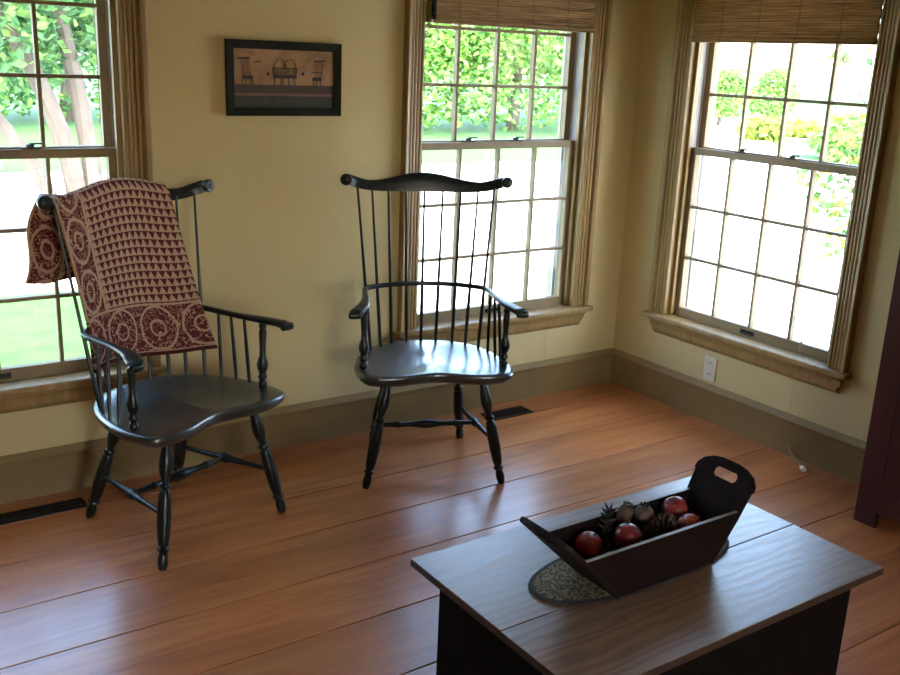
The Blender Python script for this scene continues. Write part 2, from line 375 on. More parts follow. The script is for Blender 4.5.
# ---------------------------------------------------------------- windows
def window(n, c_local, rz, label):
    R_ = Matrix.Rotation(rz, 4, 'Z'); root = empty('window_%d' % n, R_ @ Vector((c_local, 0, 0)), rz)
    tag(root, label, 'window', kind='structure')
    # casing: moulded profile, two sides and head
    prof = [(.447, 0), (.447, -.014), (.452, -.018), (.458, -.018), (.461, -.011), (.464, -.015), (.469, -.017), (.474, -.015), (.476, -.010), (.479, -.016), (.485, -.018), (.491, -.016), (.493, -.010), (.496, -.018), (.502, -.020), (.508, -.018), (.510, -.012), (.513, -.024), (.518, -.030), (.532, -.034), (.537, -.030), (.537, 0)]
    for s in (-1, 1):
        b = MB(); k = len(prof); vs = [(s * x, y, z) for z in (.4265, 1.955) for x, y in prof]
        b.add(vs, [tuple(range(k)), tuple(range(k, 2 * k))] + [(i, (i + 1) % k, k + (i + 1) % k, k + i) for i in range(k)])
        b.build('casing', M['trim'], root, angle=30)
    b = MB(); b.box(-.537, .537, -.03, 0, 1.955, 2.05).box(-.55, .55, -.04, 0, 2.05, 2.07); b.build('head_casing', M['trim'], root, bevel=.003)
    b = MB(); b.box(-.556, .556, -.052, .0, .402, .4265).box(-.455, .455, 0, .05, .402, .4265); b.build('stool', M['trim'], root, bevel=.006, bseg=3)
    b = MB(); pr = [(0, .402), (-.036, .402), (-.036, .392), (-.026, .386), (-.022, .376), (-.020, .366), (-.020, .350), (-.014, .338), (-.006, .328), (0, .326)]
    vs = [(x * (.522 if z > .35 else .506), y, z) for x in (-1, 1) for y, z in pr]; k = len(pr)
    b.add(vs, [tuple(range(k)), tuple(range(k, 2 * k))] + [(i, (i + 1) % k, k + (i + 1) % k, k + i) for i in range(k)]); b.build('apron', M['trim'], root, angle=30)
    # jamb box with stops and grey liner tracks
    b = MB()
    for s in (-1, 1):
        b.box(*sorted((s * .447, s * .455)), 0, .15, .405, 1.97); b.box(*sorted((s * .430, s * .447)), .014, .034, .4265, 1.95)
    b.box(-.455, .455, 0, .15, 1.95, 1.97); b.build('jamb', M['trim'], root, bevel=.001)
    b = MB()
    for s in (-1, 1):
        b.box(*sorted((s * .440, s * .447)), .035, .076, .43, 1.95); b.box(*sorted((s * .434, s * .447)), .076, .082, .43, 1.95)
        b.box(*sorted((s * .440, s * .447)), .082, .122, .43, 1.95); b.box(*sorted((s * .428, s * .447)), .122, .132, .43, 1.95)
    b.build('jamb_liner', M['liner'], root)
    b = MB(); b.box(-.455, .455, .04, .19, .395, .428); b.build('sill', M['exterior'], root, bevel=.003)
    def sash(nm, y0, y1, z0, z1, top, bot, rows=3):
        st = .034; gx = .440 - st
        b = MB(); b.box(-.440, -gx, y0, y1, z0, z1).box(gx, .440, y0, y1, z0, z1).box(-gx, gx, y0, y1, z0, z0 + bot).box(-gx, gx, y0, y1, z1 - top, z1)
        o = b.build(nm, M['sash'], root, bevel=.002)
        b = MB(); g0, g1 = z0 + bot, z1 - top; ym = (y0 + y1) / 2
        for i in (-1, 0, 1): b.box(i * .208 - .0065, i * .208 + .0065, y0 + .004, y1 - .004, g0, g1)
        for j in range(1, rows): z = g0 + (g1 - g0) * j / rows; b.box(-gx, gx, y0 + .005, y1 - .005, z - .0065, z + .0065)
        mo = b.build('muntins', M['sash'], o)
        b = MB(); b.box(-gx - .004, gx + .004, ym - .0015, ym + .0015, g0 - .004, g1 + .004)
        b.build('glass', M['glass'], o, smooth=False); return o
    lo = sash('lower_sash', .040, .072, .428, 1.212, .030, .042)
    up = sash('upper_sash', .086, .118, 1.186, 1.95, .04, .030)
    for x in (-.16, .10) if n != 1 else (-.16, .16):
        b = MB(); b.box(x - .030, x + .030, .044, .070, 1.212, 1.219)
        b.sweep([(x - .002, .056, 1.219), (x - .002, .056, 1.228)], .013, n=12)
        b.sweep([(x - .004, .056, 1.229), (x + .020, .050, 1.231), (x + .036, .044, 1.231)], [.006, .005, .007], [.004, .003, .004], n=8)
        b.build('sash_lock', M['brass'], lo, bevel=.001)
    b = MB(); b.box(-.035, .035, .028, .040, .440, .444).box(-.035, -.03, .034, .040, .440, .456).box(.03, .035, .034, .040, .440, .456).box(-.035, .035, .037, .040, .440, .456)
    b.build('sash_lift', M['black_metal'], lo, bevel=.001)
    # exterior brick moulding
    b = MB()
    for s in (-1, 1): b.box(*sorted((s * .447, s * .50)), .15, .185, .40, 2.0)
    b.box(-.50, .50, .15, .185, 1.96, 2.02); b.build('outer_trim', M['exterior'], root, bevel=.002)
    return root
window(1, -2.865, 0, 'sash window at far left behind the draped chair')
window(2, -.763, 0, 'sash window in the middle behind the bare chair')
window(3, .775, -PI / 2, 'sash window in the right wall above the outlet')

def blind(c_local, rz, label, zb=1.695, half=.443):
    R_ = Matrix.Rotation(rz, 4, 'Z'); root = empty('woven_blind', R_ @ Vector((c_local, 0, zb)), rz); tag(root, label, 'window blind', group='woven blinds at the window heads')
    b = MB(); n = 26; H = 1.948 - zb
    vs = []; 
    for i in range(n + 1):
        z = .018 + (H - .018) * i / n; y = -.016 - .006 * (0.5 + .5 * math.sin(i * 2 * PI / 5.2)) 
        vs += [(-half, y, z), (half, y, z), (half, y + .012, z), (-half, y + .012, z)]
    fs = []
    for i in range(n):
        for j in range(4): fs.append((4 * i + j, 4 * i + (j + 1) % 4, 4 * i + 4 + (j + 1) % 4, 4 * i + 4 + j))
    fs += [(0, 1, 2, 3), (4 * n, 4 * n + 3, 4 * n + 2, 4 * n + 1)]
    b.add(vs, fs); b.build('shade', M['reed'], root, angle=80)
    b = MB(); b.box(-half, half, -.030, -.004, 0, .022); b.build('hem_bar', M['reed'], root, bevel=.004)
    return root
blind(-2.865, 0, 'woven reed blind at the very top of the left window', 1.738)
blind(-.763, 0, 'golden brown woven reed blind raised over the middle window', 1.690)
r3 = blind(.775, -PI / 2, 'shaded brown woven reed blind raised over the right window', 1.668)
# pull cord on right window blind
b = MB(); b.sweep([(-.024, -1.10, 1.70), (-.024, -1.098, 1.2), (-.026, -1.10, .80), (-.026, -1.098, .50)], .0012, n=6)
b.lathe((-.026, -1.098, .50), (-.026, -1.098, .455), [(0, .002), (.2, .005), (.7, .008), (1, .007)], n=10)
tag(b.build('pull_cord', M['cordm']), 'thin cream pull cord hanging before the right window', 'cord')
for x, z0, z1 in ((-1.192, 1.695, 1.78),):
    root = empty('blind_bracket', (x, -.02, z0)); tag(root, 'small dark bracket with white clip beside the middle blind', 'bracket')
    b = MB(); b.box(.006, .020, -.016, .004, .008, .085); b.build('arm', M['black_metal'], root, bevel=.002)
    b = MB(); b.box(-.003, .005, -.016, -.004, -.006, .006); b.build('clip', M['plastic'], root, bevel=.001)

# ---------------------------------------------------------------- windsor chairs
def smooth_closed(pts, n):
    k = len(pts); out = []
    for i in range(k):
        p0, p1, p2, p3 = [Vector((*pts[(i + j - 1) % k], 0)) for j in range(4)]
        for q in range(n):
            t = q / n
            out.append(.5 * ((2 * p1) + (-p0 + p2) * t + (2 * p0 - 5 * p1 + 4 * p2 - p3) * t * t + (-p0 + 3 * p1 - 3 * p2 + p3) * t ** 3))
    return [(p.x, p.y) for p in out]
def spline(pts, n):
    P = [Vector(p) for p in pts]; P = [2 * P[0] - P[1]] + P + [2 * P[-1] - P[-2]]; out = []
    for i in range(1, len(P) - 2):
        p0, p1, p2, p3 = P[i - 1:i + 3]
        for q in range(n):
            t = q / n
            out.append(.5 * ((2 * p1) + (-p0 + p2) * t + (2 * p0 - 5 * p1 + 4 * p2 - p3) * t * t + (-p0 + 3 * p1 - 3 * p2 + p3) * t ** 3))
    out.append(P[-2]); return out
LEGP = [(0, .012), (.05, .0125), (.09, .0145), (.14, .0185), (.20, .0215), (.25, .0215), (.30, .0175), (.335, .0125), (.355, .0115), (.365, .0165), (.38, .0195), (.395, .0165), (.405, .0125),
        (.42, .0165), (.46, .0195), (.56, .0220), (.66, .0220), (.76, .0195), (.815, .0165), (.825, .0125), (.835, .0175), (.848, .0205), (.862, .0175), (.872, .0135), (.885, .0135), (.915, .0165), (.95, .0165), (.98, .0145), (1, .0115)]
POSTP = [(0, .010), (.03, .014), (.06, .0165), (.10, .0155), (.13, .010), (.16, .0145), (.19, .016), (.22, .0115), (.25, .0125), (.31, .0185), (.37, .0205), (.43, .0165), (.50, .0115), (.60, .0105), (.75, .0125), (.86, .0135), (.90, .0105), (.93, .014), (1, .012)]
SZ, AZ = .442, .680
def spindle_ends(i):
    xs = (0, .060, .124, .172, .216); ys = (.442, .435, .413, .380, .332); xc = (0, .074, .145, .211, .270); yc = (.478, .475, .466, .448, .424)
    k = abs(i); s = 1 if i >= 0 else -1
    return Vector((s * xs[k], ys[k], SZ - .012)), Vector((s * xc[k], yc[k], 1.060 + (.016 if k == 4 else .004)))
def make_chair():
    root = empty('windsor_armchair')
    # saddle seat
    half = [(0, .018), (.06, .008), (.13, -.014), (.20, -.020), (.255, -.012), (.283, .010), (.296, .06), (.300, .11), (.292, .18), (.272, .26), (.235, .345), (.185, .405), (.12, .445), (.055, .462), (0, .466)]
    ol = smooth_closed(half + [(-x, y) for x, y in half[-2:0:-1]], 3); n = len(ol); cc = Vector((0, .22, 0))
    b = MB(); rings = []
    def ring(sc, z, sad=0):
        base = len(b.v)
        for x, y in ol:
            px, py = x * sc, cc.y + (y - cc.y) * sc
            zz = z
            if sad:   # dished hollow with a raised centre ridge at the front
                d = max(0, 1 - ((abs(px) - .11) / .14) ** 2) * max(0, 1 - ((py - .20) / .21) ** 2)
                zz -= sad * d
            b.v.append(Vector((px, py, zz)))
        rings.append(base)
    for sc, z, sd in ((.86, SZ - .046, 0), (.93, SZ - .042, 0), (.985, SZ - .028, 0), (1.0, SZ - .014, 0), (.992, SZ - .004, 0), (.965, SZ, 0), (.88, SZ, .010), (.7, SZ, .016), (.5, SZ, .018), (.3, SZ, .018), (.1, SZ, .018)): ring(sc, z, sd)
    for a, c in zip(rings, rings[1:]):
        for j in range(n): b.f.append((a + j, a + (j + 1) % n, c + (j + 1) % n, c + j)); b.mi.append(0)
    b.f += [tuple(rings[0] + j for j in range(n))[::-1], tuple(rings[-1] + j for j in range(n))]; b.mi += [0, 0]
    b.build('seat', M['seat'], root, angle=60)
    tops = {(-1, 0): (-.176, .060), (1, 0): (.176, .060), (-1, 1): (-.132, .335), (1, 1): (.132, .335)}
    feet = {(-1, 0): (-.261, 0), (1, 0): (.261, 0), (-1, 1): (-.188, .474), (1, 1): (.188, .474)}
    ax = {}
    for k in tops:
        p0 = Vector((*tops[k], SZ - .03)); p1 = Vector((*feet[k], 0)); ax[k] = (p0, p1)
        lb = MB().lathe(p0, p1, LEGP, 14)
        for v in lb.v: v.z = max(v.z, 0)
        lb.build('leg', M['chair'], root, angle=50)
    SP = [(0, .007), (.1, .0085), (.28, .0095), (.36, .0115), (.38, .0125), (.40, .0105), (.46, .0165), (.5, .0185), (.54, .0165), (.60, .0105), (.62, .0125), (.64, .0115), (.72, .0095), (.9, .0085), (1, .007)]
    mids = []
    for s in (-1, 1):
        a = ax[(s, 0)][0].lerp(ax[(s, 0)][1], .60); c = ax[(s, 1)][0].lerp(ax[(s, 1)][1], .60)
        MB().lathe(a, c, SP, 10).build('side_stretcher', M['chair'], root, angle=50); mids.append(a.lerp(c, .5))
    MP = [(0, .008), (.12, .0095), (.2, .012), (.215, .0145), (.235, .0105), (.34, .010), (.45, .0165), (.5, .0185), (.55, .0165), (.66, .010), (.765, .0105), (.785, .0145), (.80, .012), (.88, .0095), (1, .008)]
    MB().lathe(mids[0], mids[1], MP, 10).build('medial_stretcher', M['chair'], root, angle=50)
    # arm rail: bent rail, wide flat hand holds with rolled knuckle
    R = []
    for i in range(-4, 5):
        a, c = spindle_ends(i); t = (AZ - a.z) / (c.z - a.z); R.append(a.lerp(c, t))
    left = [(-.306, .018, AZ - .010), (-.288, .055, AZ - .004), (-.268, .105, AZ), (-.253, .20, AZ), (-.247, .29, AZ)]
    path = spline([Vector(p) for p in left] + [Vector((p.x, p.y, AZ)) for p in R] + [Vector((-p[0], p[1], p[2])) for p in left[::-1]], 4)
    Ls = [0]
    for a, c in zip(path, path[1:]): Ls.append(Ls[-1] + (c - a).length)
    T = Ls[-1]; ws = []; hs = []
    for q in Ls:
        d = min(q, T - q)
        ws.append(.026 if d < .05 else (.026 - (d - .05) / .12 * .012 if d < .17 else max(.0095, .014 - (d - .17) / .12 * .0045))); hs.append(.0095 if d > .03 else .012)
    ws[0] = ws[-1] = .019; hs[0] = hs[-1] = .009
    MB().sweep(path, ws, hs, n=14, power=.75).build('arm_rail', M['chair'], root, angle=50)
    for s in (-1, 1):
        MB().lathe((s * .330, .016, AZ - .016), (s * .284, .022, AZ - .016), [(0, .008), (.1, .013), (.5, .0145), (.9, .013), (1, .008)], 12).build('hand_scroll', M['chair'], root)
        MB().lathe((s * .266, .098, SZ - .006), (s * .268, .094, AZ - .006), POSTP, 12).build('arm_post', M['chair'], root, angle=50)
        for (x0, y0, x1, y1) in ((.270, .165, .2535, .170), (.262, .222, .249, .230), (.244, .278, .246, .290)):
            MB().lathe((s * x0, y0, SZ - .01), (s * x1, y1, AZ), [(0, .0055), (.35, .0068), (1, .0052)], 8).build('arm_spindle', M['chair'], root)
    for i in range(-4, 5):
        a, c = spindle_ends(i)
        MB().lathe(a, c, [(0, .0058), (.12, .0070), (.25, .0074), (.42, .0062), (.7, .0050), (1, .0042)], 8).build('spindle', M['chair'], root)
    # crest rail: swept serpentine board, ends roll into carved ears
    b = MB(); K = 41; vs = []
    for q in range(K):
        u = -1 + 2 * q / (K - 1); x = u * .300; y = .480 - .062 * abs(u) ** 2.2 - (.012 if abs(u) > .9 else 0) * (abs(u) - .9) * 10
        zb = 1.048 + .028 * abs(u) ** 5
        zt = 1.121 - .030 * (.5 - .5 * math.cos(PI * min(1, abs(u) / .72))) + .026 * max(0, (abs(u) - .72) / .28) ** 1.5
        lean = .012
        for (dy, z, in_) in ((-.008, zb, 0), (-.0095, (zb + zt) / 2, 0), (-.0065, zt - .003, 0), (0, zt, 0), (.0065, zt - .003, 0), (.0095, (zb + zt) / 2, 0), (.008, zb, 0), (0, zb - .002, 0)):
            vs.append((x, y + dy + lean * (z - 1.05) / .07, z))
    fs = [(q * 8 + j, q * 8 + (j + 1) % 8, q * 8 + 8 + (j + 1) % 8, q * 8 + 8 + j) for q in range(K - 1) for j in range(8)] + [tuple(range(8)), tuple((K - 1) * 8 + j for j in range(8))]
    b.add(vs, fs); b.build('crest_rail', M['chair'], root, angle=60)
    for s in (-1, 1):
        c = Vector((s * .314, .400, 1.098))
        o = MB().lathe(c + Vector((s * -.003, .016, 0)), c + Vector((s * .004, -.014, 0)), [(0, .010), (.1, .020), (.3, .0225), (.7, .0225), (.82, .019), (.83, .012), (.9, .0125), (1, .006)], 20)
        o.build('crest_ear', M['chair'], root, angle=40)
    return root
ch = make_chair(); ch.location = (-2.332, -.638, 0); ch.rotation_euler.z = .355
tag(ch, 'dark green windsor armchair under the maroon coverlet, by the left window', 'chair', 'dark windsor armchairs')
ch2 = copy_tree(ch); ch2.location = (-1.5, -.628, 0); ch2.rotation_euler.z = -.421
ch2['label'] = 'dark green windsor armchair with nothing on it, before the middle window'

# ---------------------------------------------------------------- coverlet over chair 1's crest rail
def coverlet():
    b = MB(); uv = []; NU, NV = 56, 96
    def sy(x):   # depth of spindle fan along x at height t(0 seat..1 comb)
        return x
    def front_y(x, z):
        t = max(0, min(1, (z - .43) / .63)); k = abs(x) / .24
        ys = .442 - .11 * min(1.4, k) ** 2.2; yc = .478 - .054 * min(1.3, abs(x) / .27) ** 2
        return ys + (yc - ys) * t - .020
    Wd = .49
    for j in range(NV + 1):
        v = j / NV
        for i in range(NU + 1):
            u = i / NU
            # path: back hem (v=0) up to the crest, over, down the front to the front hem (v=1)
            Lb, Lt, Lf = .30, .05, .60
            L = v * (Lb + Lt + Lf)
            if L < Lb:
                d = 1 - L / Lb; z = 1.108 - d * .285 - .010 * math.sin(u * 6)
                x0 = -.262 - .035 * d - .018 * math.sin(d * 5.5); x1 = .165
                x = x0 + (x1 - x0) * u; y = .505 + .05 * d + .012 * math.sin(u * 17 + d * 3) * d
                x += -.02 * d * (1 - u)
            elif L < Lb + Lt:
                a = (L - Lb) / Lt; x = (-.262 - a * .020) + (.165 + .262 + a * .022) * u; ph = PI * (1 - a)
                yc = .486 - .054 * min(1.3, abs(x) / .27) ** 2
                z = 1.106 + .016 * math.sin(ph); y = yc - .020 * math.cos(ph)
                cr = .5 - .5 * math.cos(PI * min(1, abs(x) / .30 / .72)); z += .014 - .030 * cr
            else:
                d = (L - Lb - Lt) / Lf
                x0 = -.282 + .060 * min(1, d * 1.4) + .02 * max(0, d - .66); x1 = .168 + .090 * d
                x = x0 + (x1 - x0) * u
                cr = .5 - .5 * math.cos(PI * min(1, abs(x) / .30 / .72))
                z = (1.106 + .014 - .030 * cr) * (1 - d) + (.542 + .012 * math.sin(u * 5 + 1)) * d
                y = front_y(x, z) - .004 * math.sin(u * 14 + d * 4) * min(1, d * 4) - .006
                if d < .12: y = y * (d / .12) + (front_y(x, 1.08) - .004) * (1 - d / .12)
                if abs(z - AZ) < .03: y -= .0
            b.v.append(Vector((x, y, z)))
            vv = (1 - v) * (Lb + Lt + Lf)
            uv.append((u * Wd, vv))
    for j in range(NV):
        for i in range(NU):
            a = j * (NU + 1) + i; b.f.append((a, a + 1, a + NU + 2, a + NU + 1)); b.mi.append(0)
    b.uv = uv; o = b.build('coverlet', M['coverlet'], recalc=False)
    s = o.modifiers.new('thickness', 'SOLIDIFY'); s.thickness = .008; s.offset = 0
    o.location = ch.location; o.rotation_euler.z = ch.rotation_euler.z
    return tag(o, 'maroon and tan woven coverlet draped over the left chair back', 'blanket')
coverlet()

# ---------------------------------------------------------------- framed picture
root = empty('framed_picture', (-1.817, 0, 1.459)); tag(root, 'small dark-framed folk print of black chairs on wall', 'picture')
W2_, H2 = .2295, .133
def mitre(name, side, parent):
    b = MB(); o, i = (W2_, H2), (W2_ - .030, H2 - .030)
    c = {'t': [(-1, 1), (1, 1)], 'b': [(1, -1), (-1, -1)], 'l': [(-1, -1), (-1, 1)], 'r': [(1, 1), (1, -1)]}[side]
    vs = []
    for y in (0, 1):
        for (sx, sz) in c:
            vs += [(sx * o[0], -.002 if y == 0 else -.022, sz * o[1]), (sx * i[0], -.002 if y == 0 else -.016, sz * i[1])]
    b.add(vs, [(0, 1, 3, 2), (4, 6, 7, 5), (0, 2, 6, 4), (1, 5, 7, 3), (0, 4, 5, 1), (2, 3, 7, 6)]); return b
b = MB()
for sd in 'tblr': b2 = mitre('', sd, None); b.add(b2.v, b2.f)
b.build('frame', M['frame'], root, bevel=.002)
b = MB(); iw, ih = W2_ - .028, H2 - .028; b.box(-iw, iw, -.010, -.002, -ih, ih); y0, y1 = -.0112, -.0098
b.box(-iw, iw, y0, y1, -.052, -.022, 2).box(-iw, iw, y0, y1, -.062, -.052, 3).box(-iw, iw, y0, y1, -ih, -.062, 1)
ink = 4; yA, yB = -.0122, -.0108
def pbox(x0, x1, z0, z1): b.box(min(x0, x1), max(x0, x1), yA, yB, z0, z1, ink)
def lin(x0, z0, x1, z1, w_):
    d = Vector((x1 - x0, 0, z1 - z0)).normalized(); nn = Vector((-d.z, 0, d.x)) * w_
    P = [Vector((x0, 0, z0)) + nn, Vector((x1, 0, z1)) + nn, Vector((x1, 0, z1)) - nn, Vector((x0, 0, z0)) - nn]
    b.add([p + Vector((0, yA, 0)) for p in P] + [p + Vector((0, yB, 0)) for p in P], [(0, 1, 2, 3), (7, 6, 5, 4), (0, 4, 5, 1), (1, 5, 6, 2), (2, 6, 7, 3), (3, 7, 4, 0)], ink)
# left comb chair
lin(-.185, .068, -.140, .071, .003)
for k in range(5): lin(-.172 + k * .0075, .068, -.166 + k * .0065, .012, .0006)
pbox(-.170, -.128, -.004, .010); 
for x in (-.165, -.152, -.140, -.130): lin(x, -.004, x - .004 + (x > -.15) * .008, -.022, .0014)
# centre settee
for s_ in (-1, 1):
    for k in range(9):
        q = k / 8 * PI; q2 = (k + 1) / 8 * PI
        if k < 8: lin(s_ * .020 + .024 * math.cos(q), .040 + .030 * math.sin(q), s_ * .020 + .024 * math.cos(q2), .040 + .030 * math.sin(q2), .0009)
for k in range(15): lin(-.042 + k * .006, .040, -.042 + k * .006, .010, .0005)
lin(-.052, .038, .048, .038, .0014); pbox(-.048, .046, .002, .013); lin(-.05, .038, -.044, .01, .0015); lin(.048, .038, .042, .01, .0015)
for x in (-.040, -.014, -.006, .012, .036): lin(x, .002, x + (.004 if x > 0 else -.004), -.022, .0015)
# right comb chair
lin(.118, .066, .165, .069, .003)
for k in range(5): lin(.126 + k * .007, .068, .124 + k * .007, .008, .0006)
lin(.108, .026, .152, .026, .0014); pbox(.112, .148, -.004, .008)
for x in (.116, .128, .144): lin(x, -.004, x + (x > .13) * .004, -.022, .0014)
lin(-.124, .056, -.096, .060, .0022)
for (cx_, cz_) in ((.072, .020), (-.068, .016)):
    for k in range(4): a = k * PI / 4; lin(cx_ - .007 * math.cos(a), cz_ - .007 * math.sin(a), cx_ + .007 * math.cos(a), cz_ + .007 * math.sin(a), .0011)
lin(.098, .074, .112, .075, .001)
ink = 5   # illegible faint lettering strokes
rr = random.Random(3)
for k in range(22):
    x = -.165 + k * .0150
    if k in (8, 16): continue
    lin(x, -.094, x + .002, -.076, .0009)
    if k % 3 != 1: lin(x + .002, -.076, x + .008, -.094, .0008)
    if k % 2: lin(x, -.085, x + .007, -.085, .0007)
b.build('print', [M['print'], M['print_dark'], M['print_brown'], M['print_stripe'], M['print_ink'], M['print_letter']], root, smooth=False)

# ---------------------------------------------------------------- outlet, registers, cord end
root = empty('wall_outlet', (0, -.630, .243), -PI / 2); tag(root, 'almond wall outlet under the right window', 'outlet')
b = MB(); b.box(-.035, .035, -.006, 0, -.057, .057); b.build('cover_plate', M['plastic'], root, bevel=.003)
for s in (-1, 1):
    b = MB(); b.box(-.016, .016, -.0085, -.005, s * .027 - .014, s * .027 + .014); r_ = b.build('receptacle', M['plastic'], root, bevel=.003)
    b = MB(); b.box(-.008, -.005, -.0092, -.008, s * .027 - .002, s * .027 + .008).box(.005, .008, -.0092, -.008, s * .027 - .002, s * .027 + .008)
    b.build('slots', M['slot'], r_, smooth=False)
def register(x0, x1, y0, y1, label, n):
    root = empty('floor_register', ((x0 + x1) / 2, (y0 + y1) / 2, 0)); tag(root, label, 'floor vent', 'dark floor vents by the wall')
    hx, hy = (x1 - x0) / 2, (y1 - y0) / 2; b = MB()
    b.box(-hx, hx, -hy, -hy + .014, 0, .005).box(-hx, hx, hy - .014, hy, 0, .005).box(-hx, -hx + .014, -hy + .014, hy - .014, 0, .005).box(hx - .014, hx, -hy + .014, hy - .014, 0, .005)
    b.build('rim', M['black_metal'], root, bevel=.0015)
    b = MB()
    for k in range(n): x = -hx + .02 + (2 * hx - .04) * k / (n - 1); b.box(x - .0025, x + .0025, -hy + .014, hy - .014, .0005, .004)
    b.box(-hx + .014, hx - .014, -.002, .002, .0005, .0045); b.build('grille', M['black_metal'], root)
    b = MB(); b.box(-hx + .014, hx - .014, -hy + .014, hy - .014, 0, .0008); b.build('duct_shadow', M['slot'], root, smooth=False)
register(-.895, -.660, -.188, -.092, 'black floor vent right of the bare chair', 22)
register(-2.985, -2.658, -.178, -.100, 'black floor vent left of the draped chair', 26)
root = empty('cable_end', (-.060, -1.235, 0)); tag(root, 'small pale cable end poking out at the right baseboard', 'cable')
b = MB(); b.sweep(spline([(.036, .12, .05), (.030, .11, .02), (.015, .06, .004), (-.02, .02, .004), (-.045, -.01, .006)], 4), .0035, n=8); b.build('cable', M['cordm'], root)
b = MB(); b.sweep([(-.040, -.004, .010), (-.062, -.026, .012)], [.009, .011], [.008, .009], n=10); b.ball((-.046, -.006, .012), .012, 10, 6); b.build('plug', M['plastic'], root)

# ---------------------------------------------------------------- oxblood cupboard at the right
root = empty('tall_cupboard', (-.165, -2.10, 0)); tag(root, 'tall dark red cupboard at the right edge of the room', 'cupboard')
fx = -.156   # front face in local x, faces -x
b = MB(); H = 1.95; y0, y1 = -.47, .479
b.box(fx + .02, .145, y1 - .02, y1, .0, H).box(fx + .02, .145, y0, y0 + .02, .0, H).box(.135, .145, y0 + .02, y1 - .02, .05, H).box(fx + .02, .135, y0 + .02, y1 - .02, H - .02, H).box(fx + .02, .135, y0 + .02, y1 - .02, .055, .075)
b.build('carcase', M['cabinet'], root, bevel=.002)
b = MB(); b.box(fx, fx + .02, y1 - .085, y1, 0, H).box(fx, fx + .02, y0, y0 + .085, 0, H).box(fx, fx + .02, y0 + .085, y1 - .085, H - .12, H).box(fx, fx + .02, y0 + .085, y1 - .085, .06, .13)
b.build('face_frame', M['cabinet'], root, bevel=.002)
b = MB(); da, db = y0 + .088, y1 - .088
b.box(fx - .002, fx + .016, da, da + .07, .133, H - .123).box(fx - .002, fx + .016, db - .07, db, .133, H - .123).box(fx - .002, fx + .016, da + .07, db - .07, .133, .21).box(fx - .002, fx + .016, da + .07, db - .07, H - .2, H - .123).box(fx + .006, fx + .014, da + .07, db - .07, .21, H - .2)
d_ = b.build('door', M['cabinet'], root, bevel=.002)
MB().lathe((fx - .002, da + .035, 1.0), (fx - .030, da + .035, 1.0), [(0, .008), (.4, .007), (.6, .015), (.9, .014), (1, .006)], 14).build('knob', M['brass'], d_)
b = MB(); b.box(fx - .02, .15, y0 - .015, y1 + .012, H, H + .03); b.build('cornice', M['cabinet'], root, bevel=.006)

# ---------------------------------------------------------------- chest table
TX0, TX1, TY0, TY1, TZ = -2.288, -1.320, -2.305, -1.690, .420
root = empty('chest_table', ((TX0 + TX1) / 2, (TY0 + TY1) / 2, 0)); tag(root, 'low black chest table with a worn plank top', 'table')
cx0, cy0 = (TX0 + TX1) / 2, (TY0 + TY1) / 2
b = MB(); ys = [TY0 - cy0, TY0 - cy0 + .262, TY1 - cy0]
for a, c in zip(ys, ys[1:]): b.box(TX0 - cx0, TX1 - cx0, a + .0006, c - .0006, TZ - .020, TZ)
b.mi = [0 if k % 6 == 1 else 1 for k in range(len(b.f))]  # sides and underside of the planks darker than the upper face
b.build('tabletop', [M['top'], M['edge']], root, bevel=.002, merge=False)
bx0, bx1, by0, by1 = -2.232 - cx0, -1.385 - cx0, -2.268 - cy0, -1.735 - cy0
b = MB(); b.box(bx0, bx1, by0, by1, .05, TZ - .02); b.build('body', M['trunk_paint'], root, bevel=.003)
b = MB(); b.box(bx0 - .012, bx1 + .012, by0 - .012, by1 + .012, 0, .07); b.build('plinth', M['trunk_paint'], root, bevel=.005)

# oval braided mat
MX, MY = -1.838, -1.977
root = empty('braided_mat', (MX, MY, TZ)); tag(root, 'oval braided straw mat with dark edge under the trough', 'mat')
def stadium(hx, hy, n=40):
    pts = []
    for k in range(n):
        a = 2 * PI * k / n; c, s_ = math.cos(a), math.sin(a)
        pts.append((math.copysign(abs(c) ** .85, c) * hx, math.copysign(abs(s_) ** .85, s_) * hy))
    return pts
b = MB(); b.prism(stadium(.292, .101, 56), 0, .0065); b.build('mat_body', M['mat'], root)
b = MB()
for k, (hx, hy) in enumerate(((.296, .105),)):
    ol = stadium(hx, hy, 72); b.sweep([(x, y, .0038) for x, y in ol + ol[:2]], .0065, .0036, n=8, cap=False)
b.build('mat_border', M['mat_edge'], root)

# dough trough
BX, BY, BZ = -1.868, -2.012, TZ + .0078
root = empty('dough_trough', (BX, BY, BZ)); tag(root, 'dark wooden dough trough with flared handled ends on table', 'trough')
wb, wt, hh, tk = .070, .080, .122, .011
hb = {-1: .112, 1: .178}; ht = {-1: .243, 1: .250}; tipx = {-1: .307, 1: .298}; tipz = {-1: .192, 1: .214}      # bottom/top half length at rim, half widths, side height
b = MB(); b.box(-hb[-1], hb[1], -wb, wb, 0, .010); b.build('bottom', M['tray'], root)
for s in (-1, 1):
    b = MB()   # side board
    vs = [(-hb[-1], s * wb, 0), (hb[1], s * wb, 0), (ht[1], s * wt, hh), (-ht[-1], s * wt, hh), (-hb[-1], s * (wb - tk), 0), (hb[1], s * (wb - tk), 0), (ht[1], s * (wt - tk), hh), (-ht[-1], s * (wt - tk), hh)]
    b.add(vs, [(0, 1, 2, 3), (7, 6, 5, 4), (0, 4, 5, 1), (1, 5, 6, 2), (3, 7, 4, 0)], 0); b.add([vs[3], vs[2], vs[6], vs[7]], [(0, 1, 2, 3)], 1)  # upper rim face paler than the boards
    b.build('side_board', [M['tray'], M['tray_rim']], root, bevel=.0015)
